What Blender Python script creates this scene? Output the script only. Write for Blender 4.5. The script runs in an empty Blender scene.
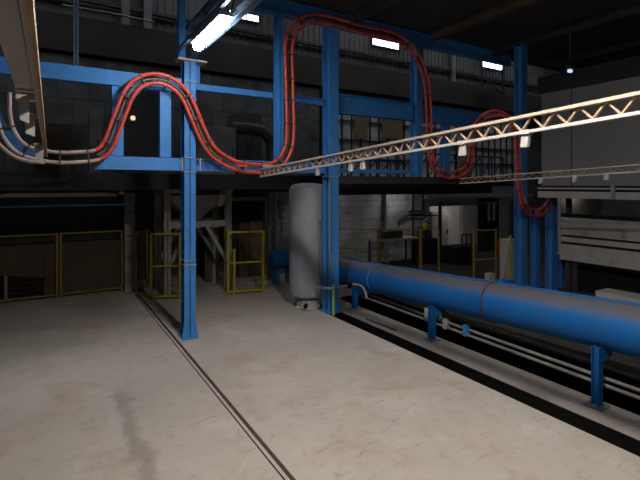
import bpy, bmesh, math, random
from mathutils import Vector, Matrix
random.seed(7)
C = bpy.context.scene.collection
S, K = 0.5225, 0.8526            # sine / cosine of the heading (31.5 degrees right of +Y)
H = 3.0                          # eye height (standing on a platform)
F = 446.0

# ---------------------------------------------------------------- surveying helpers (a pixel's ray met with a real plane)
def ray(u): 
    t = (u - 320) / F
    return K * t + S, K - S * t
def at_y(u, v, Y):
    a, b = ray(u); d = Y / b
    return Vector((a * d, Y, H - (v - 185) / F * d))
def at_x(u, v, X):
    a, b = ray(u); d = X / a
    return Vector((X, b * d, H - (v - 185) / F * d))
def at_z(u, v, Z):
    d = (H - Z) * F / (v - 185); a, b = ray(u)
    return Vector((a * d, b * d, Z))

# ---------------------------------------------------------------- mesh builder
ROOT = {}
class MB:
    def __init__(s): s.v = []; s.f = []; s.sm = []
    def add(s, vs, fs, smooth=False):
        n = len(s.v); s.v += [Vector(p) for p in vs]
        for f in fs: s.f.append([i + n for i in f]); s.sm.append(smooth)
        return s
    def box(s, x0, x1, y0, y1, z0, z1):
        vs = [(x, y, z) for z in (z0, z1) for y in (y0, y1) for x in (x0, x1)]
        return s.add(vs, [(0, 2, 3, 1), (4, 5, 7, 6), (0, 1, 5, 4), (2, 6, 7, 3), (0, 4, 6, 2), (1, 3, 7, 5)])
    def bar(s, p, q, w, h, up=(0, 0, 1)):
        p, q = Vector(p), Vector(q); d = (q - p).normalized(); up = Vector(up)
        if abs(d.dot(up)) > .98: up = Vector((0, 1, 0))
        a = d.cross(up).normalized(); b = a.cross(d).normalized()
        vs = [e + a * i * w / 2 + b * j * h / 2 for e in (p, q) for j in (-1, 1) for i in (-1, 1)]
        return s.add(vs, [(0, 2, 3, 1), (4, 5, 7, 6), (0, 1, 5, 4), (2, 6, 7, 3), (0, 4, 6, 2), (1, 3, 7, 5)])
    def tube(s, pts, r, n=10, cap=True):
        pts = [Vector(p) for p in pts]; rings = []; ref = None
        for i, p in enumerate(pts):
            d = (pts[min(i + 1, len(pts) - 1)] - pts[max(i - 1, 0)]).normalized()
            if ref is None: ref = Vector((0, 0, 1)) if abs(d.z) < .9 else Vector((0, 1, 0))
            a = d.cross(ref).normalized(); b = a.cross(d).normalized(); ref = b
            rr = r[i] if isinstance(r, (list, tuple)) else r
            rings.append([p + (a * math.cos(2 * math.pi * k / n) + b * math.sin(2 * math.pi * k / n)) * rr for k in range(n)])
        vs = [v for R in rings for v in R]
        fs = [(i * n + k, i * n + (k + 1) % n, (i + 1) * n + (k + 1) % n, (i + 1) * n + k) for i in range(len(pts) - 1) for k in range(n)]
        s.add(vs, fs, True)
        if cap:
            s.add(rings[0], [tuple(range(n - 1, -1, -1))]); s.add(rings[-1], [tuple(range(n))])
        return s
    def lathe(s, c, prof, n=32):
        c = Vector(c); vs = []
        for r, z in prof:
            vs += [c + Vector((r * math.cos(2 * math.pi * k / n), r * math.sin(2 * math.pi * k / n), z)) for k in range(n)]
        m = len(prof)
        return s.add(vs, [(i * n + k, i * n + (k + 1) % n, (i + 1) * n + (k + 1) % n, (i + 1) * n + k) for i in range(m - 1) for k in range(n)], True)
    def prism(s, poly, off):
        n = len(poly); off = Vector(off); a = [Vector(p) for p in poly]; b = [p + off for p in a]
        return s.add(a + b, [tuple(range(n - 1, -1, -1)), tuple(range(n, 2 * n))] + [(i, (i + 1) % n, n + (i + 1) % n, n + i) for i in range(n)])
    def ibeam(s, p, q, w, h, tf=.018, tw=.014, up=(0, 0, 1)):
        """H section running p -> q : flanges w wide, h apart (along up)"""
        p, q, u = Vector(p), Vector(q), Vector(up)
        s.bar(p, q, tw, h, u)
        for k in (-1, 1): s.bar(p + u * k * (h / 2 - tf / 2), q + u * k * (h / 2 - tf / 2), w, tf, u)
        return s
    def build(s, name, mat, parent=None, bevel=0, **props):
        me = bpy.data.meshes.new(name)
        if parent is not None: o0 = ROOT[parent.name]
        else:
            xs = [p.x for p in s.v]; ys = [p.y for p in s.v]; zs = [p.z for p in s.v]
            o0 = Vector(((min(xs) + max(xs)) / 2, (min(ys) + max(ys)) / 2, min(zs)))
        me.from_pydata([p - o0 for p in s.v], [], s.f)
        me.polygons.foreach_set('use_smooth', s.sm); me.validate(); me.update()
        bm = bmesh.new(); bm.from_mesh(me); bmesh.ops.recalc_face_normals(bm, faces=bm.faces); bm.to_mesh(me); bm.free()
        me.materials.append(mat)
        o = bpy.data.objects.new(name, me); C.objects.link(o)
        if parent is None: o.location = o0
        else: o.parent = parent
        ROOT[o.name] = o0
        if bevel:
            m = o.modifiers.new('bevel', 'BEVEL'); m.width = bevel; m.segments = 2; m.limit_method = 'ANGLE'
        for k, v in props.items(): o[k] = v
        return o

def thing(name, label, cat, loc, group=None):
    o = bpy.data.objects.new(name, None); C.objects.link(o); o.location = loc; o.empty_display_size = .1
    o['label'] = label; o['category'] = cat
    if group: o['group'] = group
    ROOT[o.name] = Vector(loc); return o
def solo(mb, name, mat, label, cat, group=None, bevel=0):
    o = mb.build(name, mat, None, bevel); o['label'] = label; o['category'] = cat
    if group: o['group'] = group
    return o
def struct(mb, name, mat, bevel=0, **p): return mb.build(name, mat, None, bevel, kind='structure', **p)
def smooth_path(P, sub=4):
    P = [Vector(p) for p in P]; out = []
    for i in range(len(P) - 1):
        a, b, c, d = P[max(i - 1, 0)], P[i], P[i + 1], P[min(i + 2, len(P) - 1)]
        for k in range(sub):
            t = k / sub
            out.append(.5 * ((2 * b) + (c - a) * t + (2 * a - 5 * b + 4 * c - d) * t * t + (3 * b - a - 3 * c + d) * t ** 3))
    return out + [P[-1]]

# ---------------------------------------------------------------- materials
def mat(name, col, rough=.55, metal=0., var=.25, scale=3., dirt=None, dirt_amt=.5, bump=0., spec=.4, fine=40.):
    m = bpy.data.materials.new(name); m.use_nodes = True; nt = m.node_tree; N = nt.nodes; L = nt.links
    b = N['Principled BSDF']; b.inputs['Roughness'].default_value = rough; b.inputs['Metallic'].default_value = metal
    b.inputs['Specular IOR Level'].default_value = spec
    tc = N.new('ShaderNodeTexCoord')
    n1 = N.new('ShaderNodeTexNoise'); n1.inputs['Scale'].default_value = scale; n1.inputs['Detail'].default_value = 6; L.new(tc.outputs['Object'], n1.inputs['Vector'])
    r = N.new('ShaderNodeValToRGB'); L.new(n1.outputs['Fac'], r.inputs['Fac'])
    r.color_ramp.elements[0].position = .3; r.color_ramp.elements[1].position = .7
    r.color_ramp.elements[0].color = [c * (1 - var) for c in col] + [1]; r.color_ramp.elements[1].color = [min(1, c * (1 + var)) for c in col] + [1]
    out = r.outputs['Color']
    if dirt:
        n2 = N.new('ShaderNodeTexNoise'); n2.inputs['Scale'].default_value = scale * 2.3; n2.inputs['Detail'].default_value = 9; n2.inputs['Roughness'].default_value = .7
        L.new(tc.outputs['Object'], n2.inputs['Vector'])
        r2 = N.new('ShaderNodeValToRGB'); r2.color_ramp.elements[0].position = .5; r2.color_ramp.elements[1].position = .72
        r2.color_ramp.elements[1].color = (dirt_amt,) * 3 + (1,); r2.color_ramp.elements[0].color = (0, 0, 0, 1)
        L.new(n2.outputs['Fac'], r2.inputs['Fac'])
        mx = N.new('ShaderNodeMix'); mx.data_type = 'RGBA'; L.new(r2.outputs['Color'], mx.inputs['Factor']); L.new(out, mx.inputs['A']); mx.inputs['B'].default_value = (*dirt, 1)
        out = mx.outputs['Result']
    L.new(out, b.inputs['Base Color'])
    if bump:
        n3 = N.new('ShaderNodeTexNoise'); n3.inputs['Scale'].default_value = fine; n3.inputs['Detail'].default_value = 5; L.new(tc.outputs['Object'], n3.inputs['Vector'])
        bp = N.new('ShaderNodeBump'); bp.inputs['Strength'].default_value = bump; bp.inputs['Distance'].default_value = .02
        L.new(n3.outputs['Fac'], bp.inputs['Height']); L.new(bp.outputs['Normal'], b.inputs['Normal'])
    return m
def emit(name, col, st):
    m = bpy.data.materials.new(name); m.use_nodes = True; N = m.node_tree.nodes; N.clear()
    e = N.new('ShaderNodeEmission'); e.inputs['Color'].default_value = (*col, 1); e.inputs['Strength'].default_value = st
    o = N.new('ShaderNodeOutputMaterial'); m.node_tree.links.new(e.outputs[0], o.inputs[0]); return m
BLUE = mat('blue_paint', (.045, .20, .50), .45, 0, .1, 4, (.06, .09, .13), .3, spec=.3)
BLUEP = mat('blue_pipe_paint', (.003, .088, .30), .6, 0, .12, 2, (.06, .1, .16), .3, .08, .25)
def dusty_pipe():
    m = BLUEP.copy(); m.name = 'dusty_blue_paint'; nt = m.node_tree; N = nt.nodes; L = nt.links; b = N['Principled BSDF']
    src = b.inputs['Base Color'].links[0].from_socket
    g = N.new('ShaderNodeNewGeometry'); d = N.new('ShaderNodeVectorMath'); d.operation = 'DOT_PRODUCT'; L.new(g.outputs['Normal'], d.inputs[0]); d.inputs[1].default_value = (-.33, 0, .944)
    tc = N.new('ShaderNodeTexCoord'); n = N.new('ShaderNodeTexNoise'); n.inputs['Scale'].default_value = 3.5; n.inputs['Detail'].default_value = 9; n.inputs['Roughness'].default_value = .7
    mp = N.new('ShaderNodeMapping'); mp.inputs['Scale'].default_value = (1, .45, 1); L.new(tc.outputs['Object'], mp.inputs['Vector']); L.new(mp.outputs[0], n.inputs['Vector'])
    a = N.new('ShaderNodeMath'); a.operation = 'MULTIPLY_ADD'; L.new(n.outputs['Fac'], a.inputs[0]); a.inputs[1].default_value = .36; L.new(d.outputs['Value'], a.inputs[2])
    r = N.new('ShaderNodeMapRange'); r.interpolation_type = 'SMOOTHSTEP'; L.new(a.outputs[0], r.inputs[0]); r.inputs[1].default_value = .84; r.inputs[2].default_value = 1.16; r.inputs[4].default_value = .9
    x = N.new('ShaderNodeMix'); x.data_type = 'RGBA'; L.new(r.outputs[0], x.inputs['Factor']); L.new(src, x.inputs['A']); x.inputs['B'].default_value = (.095, .085, .08, 1)
    L.new(x.outputs['Result'], b.inputs['Base Color']); b.inputs['Roughness'].default_value = .6
    return m
PIPEM = dusty_pipe()
DUST = mat('grey_dust', (.27, .25, .24), .9, 0, .3, 5, (.05, .16, .4), .25)
RED = mat('red_rail_paint', (.55, .06, .035), .45, 0, .12, 5, (.3, .07, .05), .4)
PALE = mat('worn_rail_steel', (.42, .33, .29), .55, 0, .2, 6, (.2, .15, .13), .5)
NAVY = mat('navy_paint', (.008, .011, .018), .6, 0, .2, 2)
CREAM = mat('cream_paint', (.33, .265, .21), .5, 0, .12, 6, (.35, .27, .2), .5)
BRACE = mat('shaded_brace_paint', (.27, .19, .125), .55, 0, .2, 6)  # cream darkened to brown: the partial shadow on the braces is in the colour
WHITE = mat('white_paint', (.36, .345, .325), .45, 0, .08, 6, (.4, .38, .36), .3)
BRASS = mat('brown_rail_paint', (.22, .14, .07), .5, 0, .25, 8, (.1, .07, .04), .5)
GREYP = mat('grey_paint', (.24, .23, .22), .6, 0, .15, 3, (.12, .11, .1), .4)
TANK = mat('tank_grey_paint', (.235, .245, .27), .5, 0, .08, 1.5, (.13, .12, .11), .3)
DARK = mat('dark_steel', (.03, .029, .028), .6, 0, .3, 5)
BLACK = mat('black_oily_steel', (.008, .008, .008), .75, 0, .3, 5, spec=.15)
STEEL = mat('galvanised_steel', (.22, .21, .20), .5, .3, .2, 6, (.12, .1, .08), .5)
CLAMP = mat('dark_clamp_steel', (.07, .035, .03), .6, .2, .3, 8)
OLIVE = mat('shaded_yellow_paint', (.17, .12, .010), .6, 0, .15, 6, (.1, .07, .02), .4)  # fence yellow with the dimmer light around the far fences put into its colour
YELLOW = mat('yellow_paint', (.30, .24, .008), .5, 0, .15, 6, (.25, .15, .02), .4)
BROWN = mat('brown_board', (.075, .048, .03), .8, 0, .25, 1.4, (.05, .03, .02), .5)
CARD = mat('tan_board', (.20, .145, .085), .85, 0, .15, 2)
GREEN = mat('green_hose', (.20, .42, .13), .55, 0, .15, 6)
REDBOX = mat('red_panel_paint', (.42, .04, .015), .5, 0, .2, 3)
HOODM = mat('grey_sheet_metal', (.175, .168, .165), .55, .1, .06, .8, (.09, .085, .08), .35)
PANEL = mat('pale_sheet_metal', (.33, .315, .295), .55, 0, .08, 1.2, (.15, .14, .13), .4)
ROOF = mat('dark_roof_sheet', (.035, .033, .031), .8, 0, .3, .8)
WALLM = mat('dark_wall_cladding', (.11, .105, .10), .8, 0, .35, .6, (.05, .045, .04), .6)
BAND = mat('brown_crane_girder', (.035, .028, .024), .8, 0, .3, .7)
ROOMW = mat('white_plaster', (.55, .53, .49), .8, 0, .08, 1.5, (.4, .38, .34), .4)
TUBE = emit('fluorescent_tube', (.95, .96, 1.0), 80.)
TUBE2 = emit('fill_tube', (.95, .95, 1.0), 40.)
WARM = emit('warm_globe', (1., .94, .85), 2200.)
WARM2 = emit('warm_fluorescent_tube', (1., .94, .86), 42.)
SKYL = emit('daylight_pane', (.72, .74, 1.0), 6.)
DIM = emit('dim_tube', (1, .96, .92), 40.)
DIM2 = emit('dim_deck_tube', (1, .97, .94), 42.)
REFL_GLOW = emit('warm_reflection_glow', (1., .76, .46), 1.0)

def concrete():
    m = mat('concrete', (.40, .355, .315), .8, 0, .12, .55, None, .5, .25, 25)
    nt = m.node_tree; N = nt.nodes; L = nt.links; b = N['Principled BSDF']; b.inputs['Specular IOR Level'].default_value = .25
    src = b.inputs['Base Color'].links[0].from_socket
    geo = N.new('ShaderNodeNewGeometry'); P = geo.outputs['Position']
    def noise(sc, det, rough=.6, vec=None, dist=0):
        n = N.new('ShaderNodeTexNoise'); n.inputs['Scale'].default_value = sc; n.inputs['Detail'].default_value = det
        n.inputs['Roughness'].default_value = rough; n.inputs['Distortion'].default_value = dist; L.new(vec or P, n.inputs['Vector']); return n.outputs['Fac']
    def ramp(s, a, c, lo=0., hi=1.):
        r = N.new('ShaderNodeMapRange'); r.interpolation_type = 'SMOOTHSTEP'; L.new(s, r.inputs[0]); r.inputs[1].default_value = a; r.inputs[2].default_value = c
        r.inputs[3].default_value = lo; r.inputs[4].default_value = hi; return r.outputs[0]
    def mix(f, a, col):
        x = N.new('ShaderNodeMix'); x.data_type = 'RGBA'; L.new(f, x.inputs['Factor']); L.new(a, x.inputs['A']); x.inputs['B'].default_value = (*col, 1); return x.outputs['Result']
    def math_(op, a, c):
        x = N.new('ShaderNodeMath'); x.operation = op
        for i, e in enumerate((a, c)):
            if isinstance(e, (int, float)): x.inputs[i].default_value = e
            else: L.new(e, x.inputs[i])
        return x.outputs[0]
    o = mix(ramp(noise(1.1, 8, .65, dist=.6), .50, .70, 0, .75), src, (.36, .275, .20))      # tan patches
    o = mix(ramp(noise(.9, 9, .7, dist=1.), .52, .68, 0, .6), o, (.50, .465, .44))            # chalky worn patches
    o = mix(ramp(noise(5., 8, .75, dist=.4), .52, .72, 0, .5), o, (.24, .20, .17))         # grey scuffs
    # scraped scratches, long and thin
    mp = N.new('ShaderNodeMapping'); mp.inputs['Scale'].default_value = (1.2, 9., 1); mp.inputs['Rotation'].default_value = (0, 0, .5); L.new(P, mp.inputs['Vector'])
    o = mix(ramp(noise(2.2, 7, .7, mp.outputs[0], .5), .57, .68, 0, .5), o, (.22, .19, .165))
    # the dark worn streak along the left bay
    sep = N.new('ShaderNodeSeparateXYZ'); L.new(P, sep.inputs[0])
    wob = math_('MULTIPLY', math_('SUBTRACT', noise(2.5, 6, .7), .5), .55)
    dx = math_('ABSOLUTE', math_('SUBTRACT', math_('ADD', sep.outputs['X'], wob), .9), 0)
    m1 = ramp(dx, .03, .16, 1, 0)
    m2 = math_('MULTIPLY', ramp(sep.outputs['Y'], 3.6, 4.6), ramp(sep.outputs['Y'], 6.6, 7.6, 1, 0))
    o = mix(math_('MULTIPLY', math_('MULTIPLY', m1, m2), .55), o, (.19, .17, .155))
    # a hairline crack
    w2 = math_('MULTIPLY', math_('SUBTRACT', noise(4, 5, .7), .5), .25)
    cr = math_('ABSOLUTE', math_('SUBTRACT', math_('ADD', math_('ADD', math_('MULTIPLY', sep.outputs['X'], -.42), sep.outputs['Y']), w2), 2.75), 0)
    cm = math_('MULTIPLY', ramp(cr, .0, .012, 1, 0), ramp(noise(1.3, 3), .5, .56))
    o = mix(math_('MULTIPLY', cm, .35), o, (.12, .1, .09))
    L.new(o, b.inputs['Base Color'])
    return m
CONC = concrete()
def brick(name, c1, c2, mort, w, h, rough=.8, axis='x'):
    m = bpy.data.materials.new(name); m.use_nodes = True; N = m.node_tree.nodes; L = m.node_tree.links; b = N['Principled BSDF']
    b.inputs['Roughness'].default_value = rough; b.inputs['Specular IOR Level'].default_value = .2
    tc = N.new('ShaderNodeTexCoord'); mp = N.new('ShaderNodeMapping'); mp.inputs['Rotation'].default_value = (math.pi / 2, 0, 0 if axis == 'x' else math.pi / 2)
    L.new(tc.outputs['Object'], mp.inputs['Vector'])
    br = N.new('ShaderNodeTexBrick'); br.inputs['Scale'].default_value = 1; br.inputs['Brick Width'].default_value = w; br.inputs['Row Height'].default_value = h
    br.inputs['Mortar Size'].default_value = .012; br.inputs['Color1'].default_value = (*c1, 1); br.inputs['Color2'].default_value = (*c2, 1); br.inputs['Mortar'].default_value = (*mort, 1)
    L.new(mp.outputs[0], br.inputs['Vector'])
    n = N.new('ShaderNodeTexNoise'); n.inputs['Scale'].default_value = 1.3; n.inputs['Detail'].default_value = 8; L.new(tc.outputs['Object'], n.inputs['Vector'])
    mx = N.new('ShaderNodeMix'); mx.data_type = 'RGBA'; mx.blend_type = 'MULTIPLY'; mx.inputs['Factor'].default_value = .7
    r = N.new('ShaderNodeValToRGB'); r.color_ramp.elements[0].position = .3; r.color_ramp.elements[0].color = (.25, .23, .21, 1); r.color_ramp.elements[1].position = .62
    L.new(n.outputs['Fac'], r.inputs['Fac']); L.new(br.outputs['Color'], mx.inputs['A']); L.new(r.outputs['Color'], mx.inputs['B']); L.new(mx.outputs['Result'], b.inputs['Base Color'])
    return m
BRICK = brick('painted_block', (.36, .36, .37), (.30, .30, .31), (.22, .215, .21), .5, .24)
TILEW = brick('panel_cladding', (.17, .168, .165), (.12, .118, .115), (.05, .05, .047), .85, .8)

# ================================================================ THE SETTING
m = MB()
m.box(-8, 5.58, -6, 18, -.3, 0); m.box(5.58, 5.92, -6, 18, -.75, -.6); m.box(6.6, 7.75, -6, 18, -.85, -.7); m.box(5.6, 7.8, -6, 18, -1, -.85)
m.box(5.58, 7.8, 9.95, 18, -.3, 0)
struct(m, 'floor', CONC)
struct(MB().box(7.75, 27, -6, 18, -.3, 0), 'floor_right', mat('dirty_shaded_concrete', (.045, .040, .035), .85, 0, .3, .7, (.025, .022, .02), .6, .2, .05, 25))  # dirty right bay floor, darkened further for the weak light and shadow there
m = MB(); m.box(5.945, 6.575, -6, 9.94, -.85, 0); struct(m, 'trim_1', CONC, label='concrete kerb strip between the two floor trenches')
m = MB(); m.box(5.58, 5.595, -6, 9.94, -.75, -.012); m.box(5.925, 5.943, -6, 9.94, -.75, -.004); m.box(5.58, 5.94, -6, 9.94, -.6, -.58); m.box(5.58, 5.94, 9.92, 9.94, -.6, -.02)
struct(m, 'trim_2', BLACK, label='black steel lining of the narrow floor trench')
m = MB(); m.box(6.577, 6.6, -6, 9.94, -.75, -.004); m.box(7.73, 7.75, -6, 9.94, -.75, -.01); m.box(6.6, 7.75, -6, 9.94, -.7, -.68); m.box(6.6, 7.75, 9.92, 9.94, -.7, -.02)
struct(m, 'trim_3', BLACK, label='black steel lining of the wide pipe trench')

m = MB(); m.box(-8, 27, 16, 16.2, 0, 12)
for i in range(88):                                     # ribs of the cladding
    x = 3 + i * .26; m.box(x, x + .05, 15.95, 16, 8.3, 12)
struct(m, 'wall_back', WALLM)
m = MB(); m.box(-8.2, -8, -6, 16.2, 0, 12); struct(m, 'wall_left', WALLM)
m = MB(); m.box(27, 27.2, -6, 16.2, 0, 12); struct(m, 'wall_right', WALLM)
m = MB(); m.box(-8.2, 27.2, -6.2, -6, 0, 12); struct(m, 'wall_front', WALLM)
m = MB(); m.box(-8.2, 27.2, -6.2, 9.15, 7.12, 7.3); m.box(-8.2, 27.2, 9.15, 16.2, 11.6, 11.8); m.box(-8.2, 27.2, 9.15, 9.3, 7.12, 11.6)
struct(m, 'ceiling', ROOF)
for i, x in enumerate((3.6, 6.3, 8.9, 11.5, 14.2)):
    m = MB(); m.ibeam((x, -6, 7.0), (x, 8.7, 7.0), .16, .2); solo(m, 'roof_purlin', DARK if i != 2 else BROWN, 'dark roof purlin under the low ceiling, %s from the bright lamp' % ('first', 'second', 'third', 'fourth', 'fifth')[i], 'roof beam', 'purlins under the low ceiling')
# window strips high in the far wall
def win(n, u0, u1, v0, v1):
    a = at_y(u0, v0, 15.94); b = at_y(u1, v1, 15.94)
    w = struct(MB().box(a.x, b.x, 15.9, 15.94, b.z, a.z), 'window_%d' % n, SKYL)
    fr = MB(); t = .05
    fr.box(a.x - t, b.x + t, 15.88, 15.98, a.z, a.z + t); fr.box(a.x - t, b.x + t, 15.88, 15.98, b.z - t, b.z)
    fr.box(a.x - t, a.x, 15.88, 15.98, b.z, a.z); fr.box(b.x, b.x + t, 15.88, 15.98, b.z, a.z)
    xm = a.x + (b.x - a.x) * .58; fr.box(xm - .02, xm + .02, 15.87, 15.9, b.z, a.z)
    fr.build('window_frame', DARK, w)
win(1, 229, 258, 10.5, 22.5); win(2, 372, 398, 38.5, 50); win(3, 482, 503, 60.5, 71)
for i, x in enumerate((-3, 3, 9, 15, 21)):
    w_ = struct(MB().box(x, x + 3.2, 11.5, 14.5, 11.56, 11.6), 'window_%d' % (6 + i), emit('roof_light', (.8, .88, 1.), 2.6), label='roof light pane over the far bay')
    fr = MB(); fr.box(x - .06, x + 3.26, 11.4, 11.5, 11.5, 11.6); fr.box(x - .06, x + 3.26, 14.5, 14.6, 11.5, 11.6); fr.box(x - .06, x, 11.5, 14.5, 11.5, 11.6); fr.box(x + 3.2, x + 3.26, 11.5, 14.5, 11.5, 11.6); fr.build('window_frame', DARK, w_)
# crane girder band and lower panel cladding on the back wall
struct(MB().box(-8, 27, 15.3, 15.7, 7.0, 8.1), 'trim_4', BAND, label='dark brown girder band along the far wall')
struct(MB().box(-8, 27, 15.75, 15.9, 8.75, 8.85), 'trim_5', DARK, label='thin wall rail above the girder band')
m = MB(); m.box(-8, 9.4, 15.4, 15.6, 3.2, 6.9); struct(m, 'wall_cladding', TILEW)
# tall grid window in the far wall behind the blue frame
gw = struct(MB().box(9.6, 22.5, 15.55, 15.6, 3.3, 6.5), 'window_5', mat('dim_glazing', (.55, .55, .53), .4, 0, .35, .7, (.10, .085, .065), .8))
m = MB()
for i in range(27): x = 9.6 + i * .496; m.box(x - .025, x + .025, 15.48, 15.55, 3.3, 6.5)
for z in (3.3, 4.1, 4.9, 5.7, 6.45): m.box(9.6, 22.5, 15.47, 15.55, z, z + .05)
m.build('glazing_bars', DARK, gw)
for a, b, z0, z1 in ((11.2, 11.9, 5.0, 6.1), (12.7, 13.9, 5.1, 6.2), (17.6, 18.6, 3.5, 4.5)):
    MB().box(a, b, 15.44, 15.468, z0, z1).build('boarded_pane', CARD, gw)

# mezzanine deck and what carries it
m = MB(); m.box(-8, 13.2, 10.2, 15.3, 3.0, 3.2); m.box(-8, 5.9, 10.1, 10.2, 2.9, 3.25); m.box(5.9, 13.2, 10.1, 10.2, 2.72, 3.25)
struct(m, 'floor_mezzanine', mat('blackish_steel', (.014, .013, .013), .8, 0, .3, 3, spec=.2))  # near-black deck steel, mottled at random
m = MB()
for i in range(10): m.box(-7.5 + i * 2.2, -7.42 + i * 2.2, 10.2, 15.2, 2.8, 3.0)
struct(m, 'trim_6', DARK, label='joists under the raised deck')
solo(MB().box(-7, 1.55, 12.6, 12.72, 2.71, 2.8), 'pipe_duct', WHITE, 'long pale square duct under the deck above the left yellow fence', 'duct')
solo(MB().box(-7, 1.55, 13.25, 13.3, 2.5, 2.7), 'cable_ladder', DARK, 'dark cable ladder under the deck behind the pale duct', 'cable tray')
solo(MB().box(-7, 2.0, 12.9, 12.96, 2.455, 2.5), 'blue_rail', BLUE, 'thin blue horizontal rail above the left yellow fence', 'rail')

# blockwork wall under the deck on the right and the lit room behind it
m = MB(); m.box(6.2, 13.76, 13.6, 13.8, 0, 2.98); struct(m, 'wall_block', BRICK)
struct(MB().box(13.3, 20.5, 13.3, 13.55, 2.42, 2.56), 'trim_7', WHITE, label='white lintel strip over the far doorway')
struct(MB().box(13.76, 20.5, 13.6, 13.8, 2.1, 2.95), 'wall_lintel', GREYP)
m = MB(); m.box(14.6, 17.4, 15.2, 15.3, 0, 2.4); struct(m, 'wall_room', ROOMW)
struct(MB().box(17.4, 21, 15.0, 15.3, 0, 2.6), 'wall_recess', GREYP)
# masonry pier beside the left fence
m = MB()
for k in range(9):
    j = (k % 2) * .03; m.box(1.86 + j * .4, 2.14 - j * .3, 13.5 + j, 13.9, k * .31, k * .31 + .3)
struct(m, 'wall_pier', mat('whitewashed_block', (.20, .19, .18), .85, 0, .35, 3, (.08, .075, .07), .6))
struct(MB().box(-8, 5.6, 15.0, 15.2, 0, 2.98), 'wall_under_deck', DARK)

# ================================================================ BLUE STEEL FRAME (line of the portal, Y = 8.9)
def column(name, label, x, y, z0, z1, w, dep, base=True, joint=None, mt=None, hollow=False):
    t = thing(name, label, 'column', (x, y, z0), None); mt = mt or BLUE
    if hollow: MB().box(x - w / 2, x + w / 2, y - dep / 2, y + dep / 2, z0, z1).build('shaft', mt, t, .008)
    else: MB().ibeam((x, y, z0 + (.02 if base else 0)), (x, y, z1), w, dep, .02, .016, (0, 1, 0)).build('shaft', mt, t)
    if base:
        MB().box(x - w * .72, x + w * .72, y - dep * .75, y + dep * .75, z0, z0 + .02).build('base_plate', mt, t)
        for sx in (-1, 1):
            m = MB(); m.prism([(x + sx * w / 2, y - dep / 2, z0 + .02), (x + sx * w * .72, y - dep / 2, z0 + .02), (x + sx * w / 2, y - dep / 2, z0 + .36)], (0, .02, 0)); m.build('gusset', mt, t)
    for z in (joint or ()):
        m = MB(); m.box(x - w * .56, x + w * .56, y - dep * .56, y + dep * .56, z, z + .012); m.build('splice_plate', PALE, t)
    return t
cA = column('steel_column', 'bright blue steel column standing alone beside the floor rail', 2.39, 8.9, 0, 5.42, .22, .28, True, (1.43, 1.52, 3.25, 3.53, 4.66, 5.02))
MB().box(2.15, 2.72, 8.72, 9.05, 5.425, 5.46).build('cap_plate', PALE, cA)
m = MB(); m.bar((2.22, 8.66, 3.27), (2.22, 8.66, 3.53), .02, .02); m.bar((2.56, 8.66, 3.27), (2.56, 8.66, 3.53), .02, .02); m.build('tie_rod', PALE, cA)
cB = column('steel_column', 'tall blue steel column next to the grey tank', 5.76, 8.92, 0, 6.76, .27, .3, True, (3.2,))
MB().tube([(5.6, 8.72, .5), (5.6, 8.72, 3.1)], .018, 8).build('conduit', STEEL, cB)
column('steel_column', 'slim blue upright carrying the red rails left of the tank', 4.39, 8.92, 3.525, 6.76, .15, .2, False)
cD = column('steel_column', 'blue upright behind the second drop of the red rails', 8.52, 8.92, 3.22, 6.76, .22, .26, False)
column('steel_column', 'big blue column at the left end of the grey hood', 11.33, 7.72, 0, 6.9, .27, .22, True)
column('steel_column', 'slim blue post just right of the big column under the hood', 12.36, 7.95, 0, 2.3, .19, .2, True)
column('steel_column', 'blue post at the left edge of the pale lower panels', 12.3, 7.42, 0, 2.65, .24, .2, True)
column('steel_column', 'short blue stub post beside the post under the pale panels', 12.85, 7.45, 0, .95, .14, .14, True)
column('steel_column', 'dark blue far upright behind the end of the second lattice beam', 9.62, 8.92, 3.22, 4.7, .2, .22, False)
column('post', 'short pale blue upright on the left beams next to the lone column', 1.94, 8.9, 3.525, 4.795, .21, .16, False, hollow=True)
column('post', 'blue upright with gusset under the rise of the red rails', 1.10, 8.9, 3.525, 4.795, .2, .16, False, hollow=True)
column('thin_strut', 'thin blue grey strut rising from the upper left beam', .44, 8.95, 5.075, 7.1, .08, .08, False, None, mat('grey_blue_paint', (.05, .075, .11), .6))
column('thin_strut', 'thin blue strut behind the top of the lone column', 2.28, 8.98, 5.462, 7.12, .13, .13, False)
def beam(label, x0, x1, y, z0, z1, w=.2, name='steel_beam', web=True):
    m = MB(); zc = (z0 + z1) / 2; m.ibeam((x0, y, zc), (x1, y, zc), w, z1 - z0, .02, .016, (0, 0, 1))
    return solo(m, name, BLUE, label, 'beam')
def boxbeam(label, x0, x1, y0, y1, z0, z1): return solo(MB().box(x0, x1, y0, y1, z0, z1), 'steel_beam', BLUE, label, 'beam', None, .006)
bL = boxbeam('upper left blue beam running from the left edge to the lone column', -4.5, 2.24, 8.8, 9.0, 4.8, 5.07)
t = thing('steel_beam', 'lower left blue beam with sloped end below the red rails', 'beam', (1.5, 8.9, 3.28))
m = MB(); m.prism([(.72, 8.8, 3.28), (2.26, 8.8, 3.28), (2.26, 8.8, 3.52), (.95, 8.8, 3.52)], (0, .2, 0)); m.build('web_plate', BLUE, t)
m = MB(); m.prism([(.8, 8.83, 3.522), (.998, 8.83, 3.522), (.998, 8.83, 4.05)], (0, .03, 0)); m.build('gusset', BLUE, t)
m = MB(); m.prism([(1.22, 8.84, 4.79), (1.55, 8.84, 4.79), (1.22, 8.84, 4.45)], (0, .03, 0)); m.build('gusset', BLUE, bL)
beam('lower blue beam between the lone column and the tank column', 2.51, 5.6, 8.93, 3.28, 3.52, .2)
boxbeam('thin blue beam right of the lone column behind the lamp', 2.56, 4.3, 9.02, 9.12, 4.93, 5.06)
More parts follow.
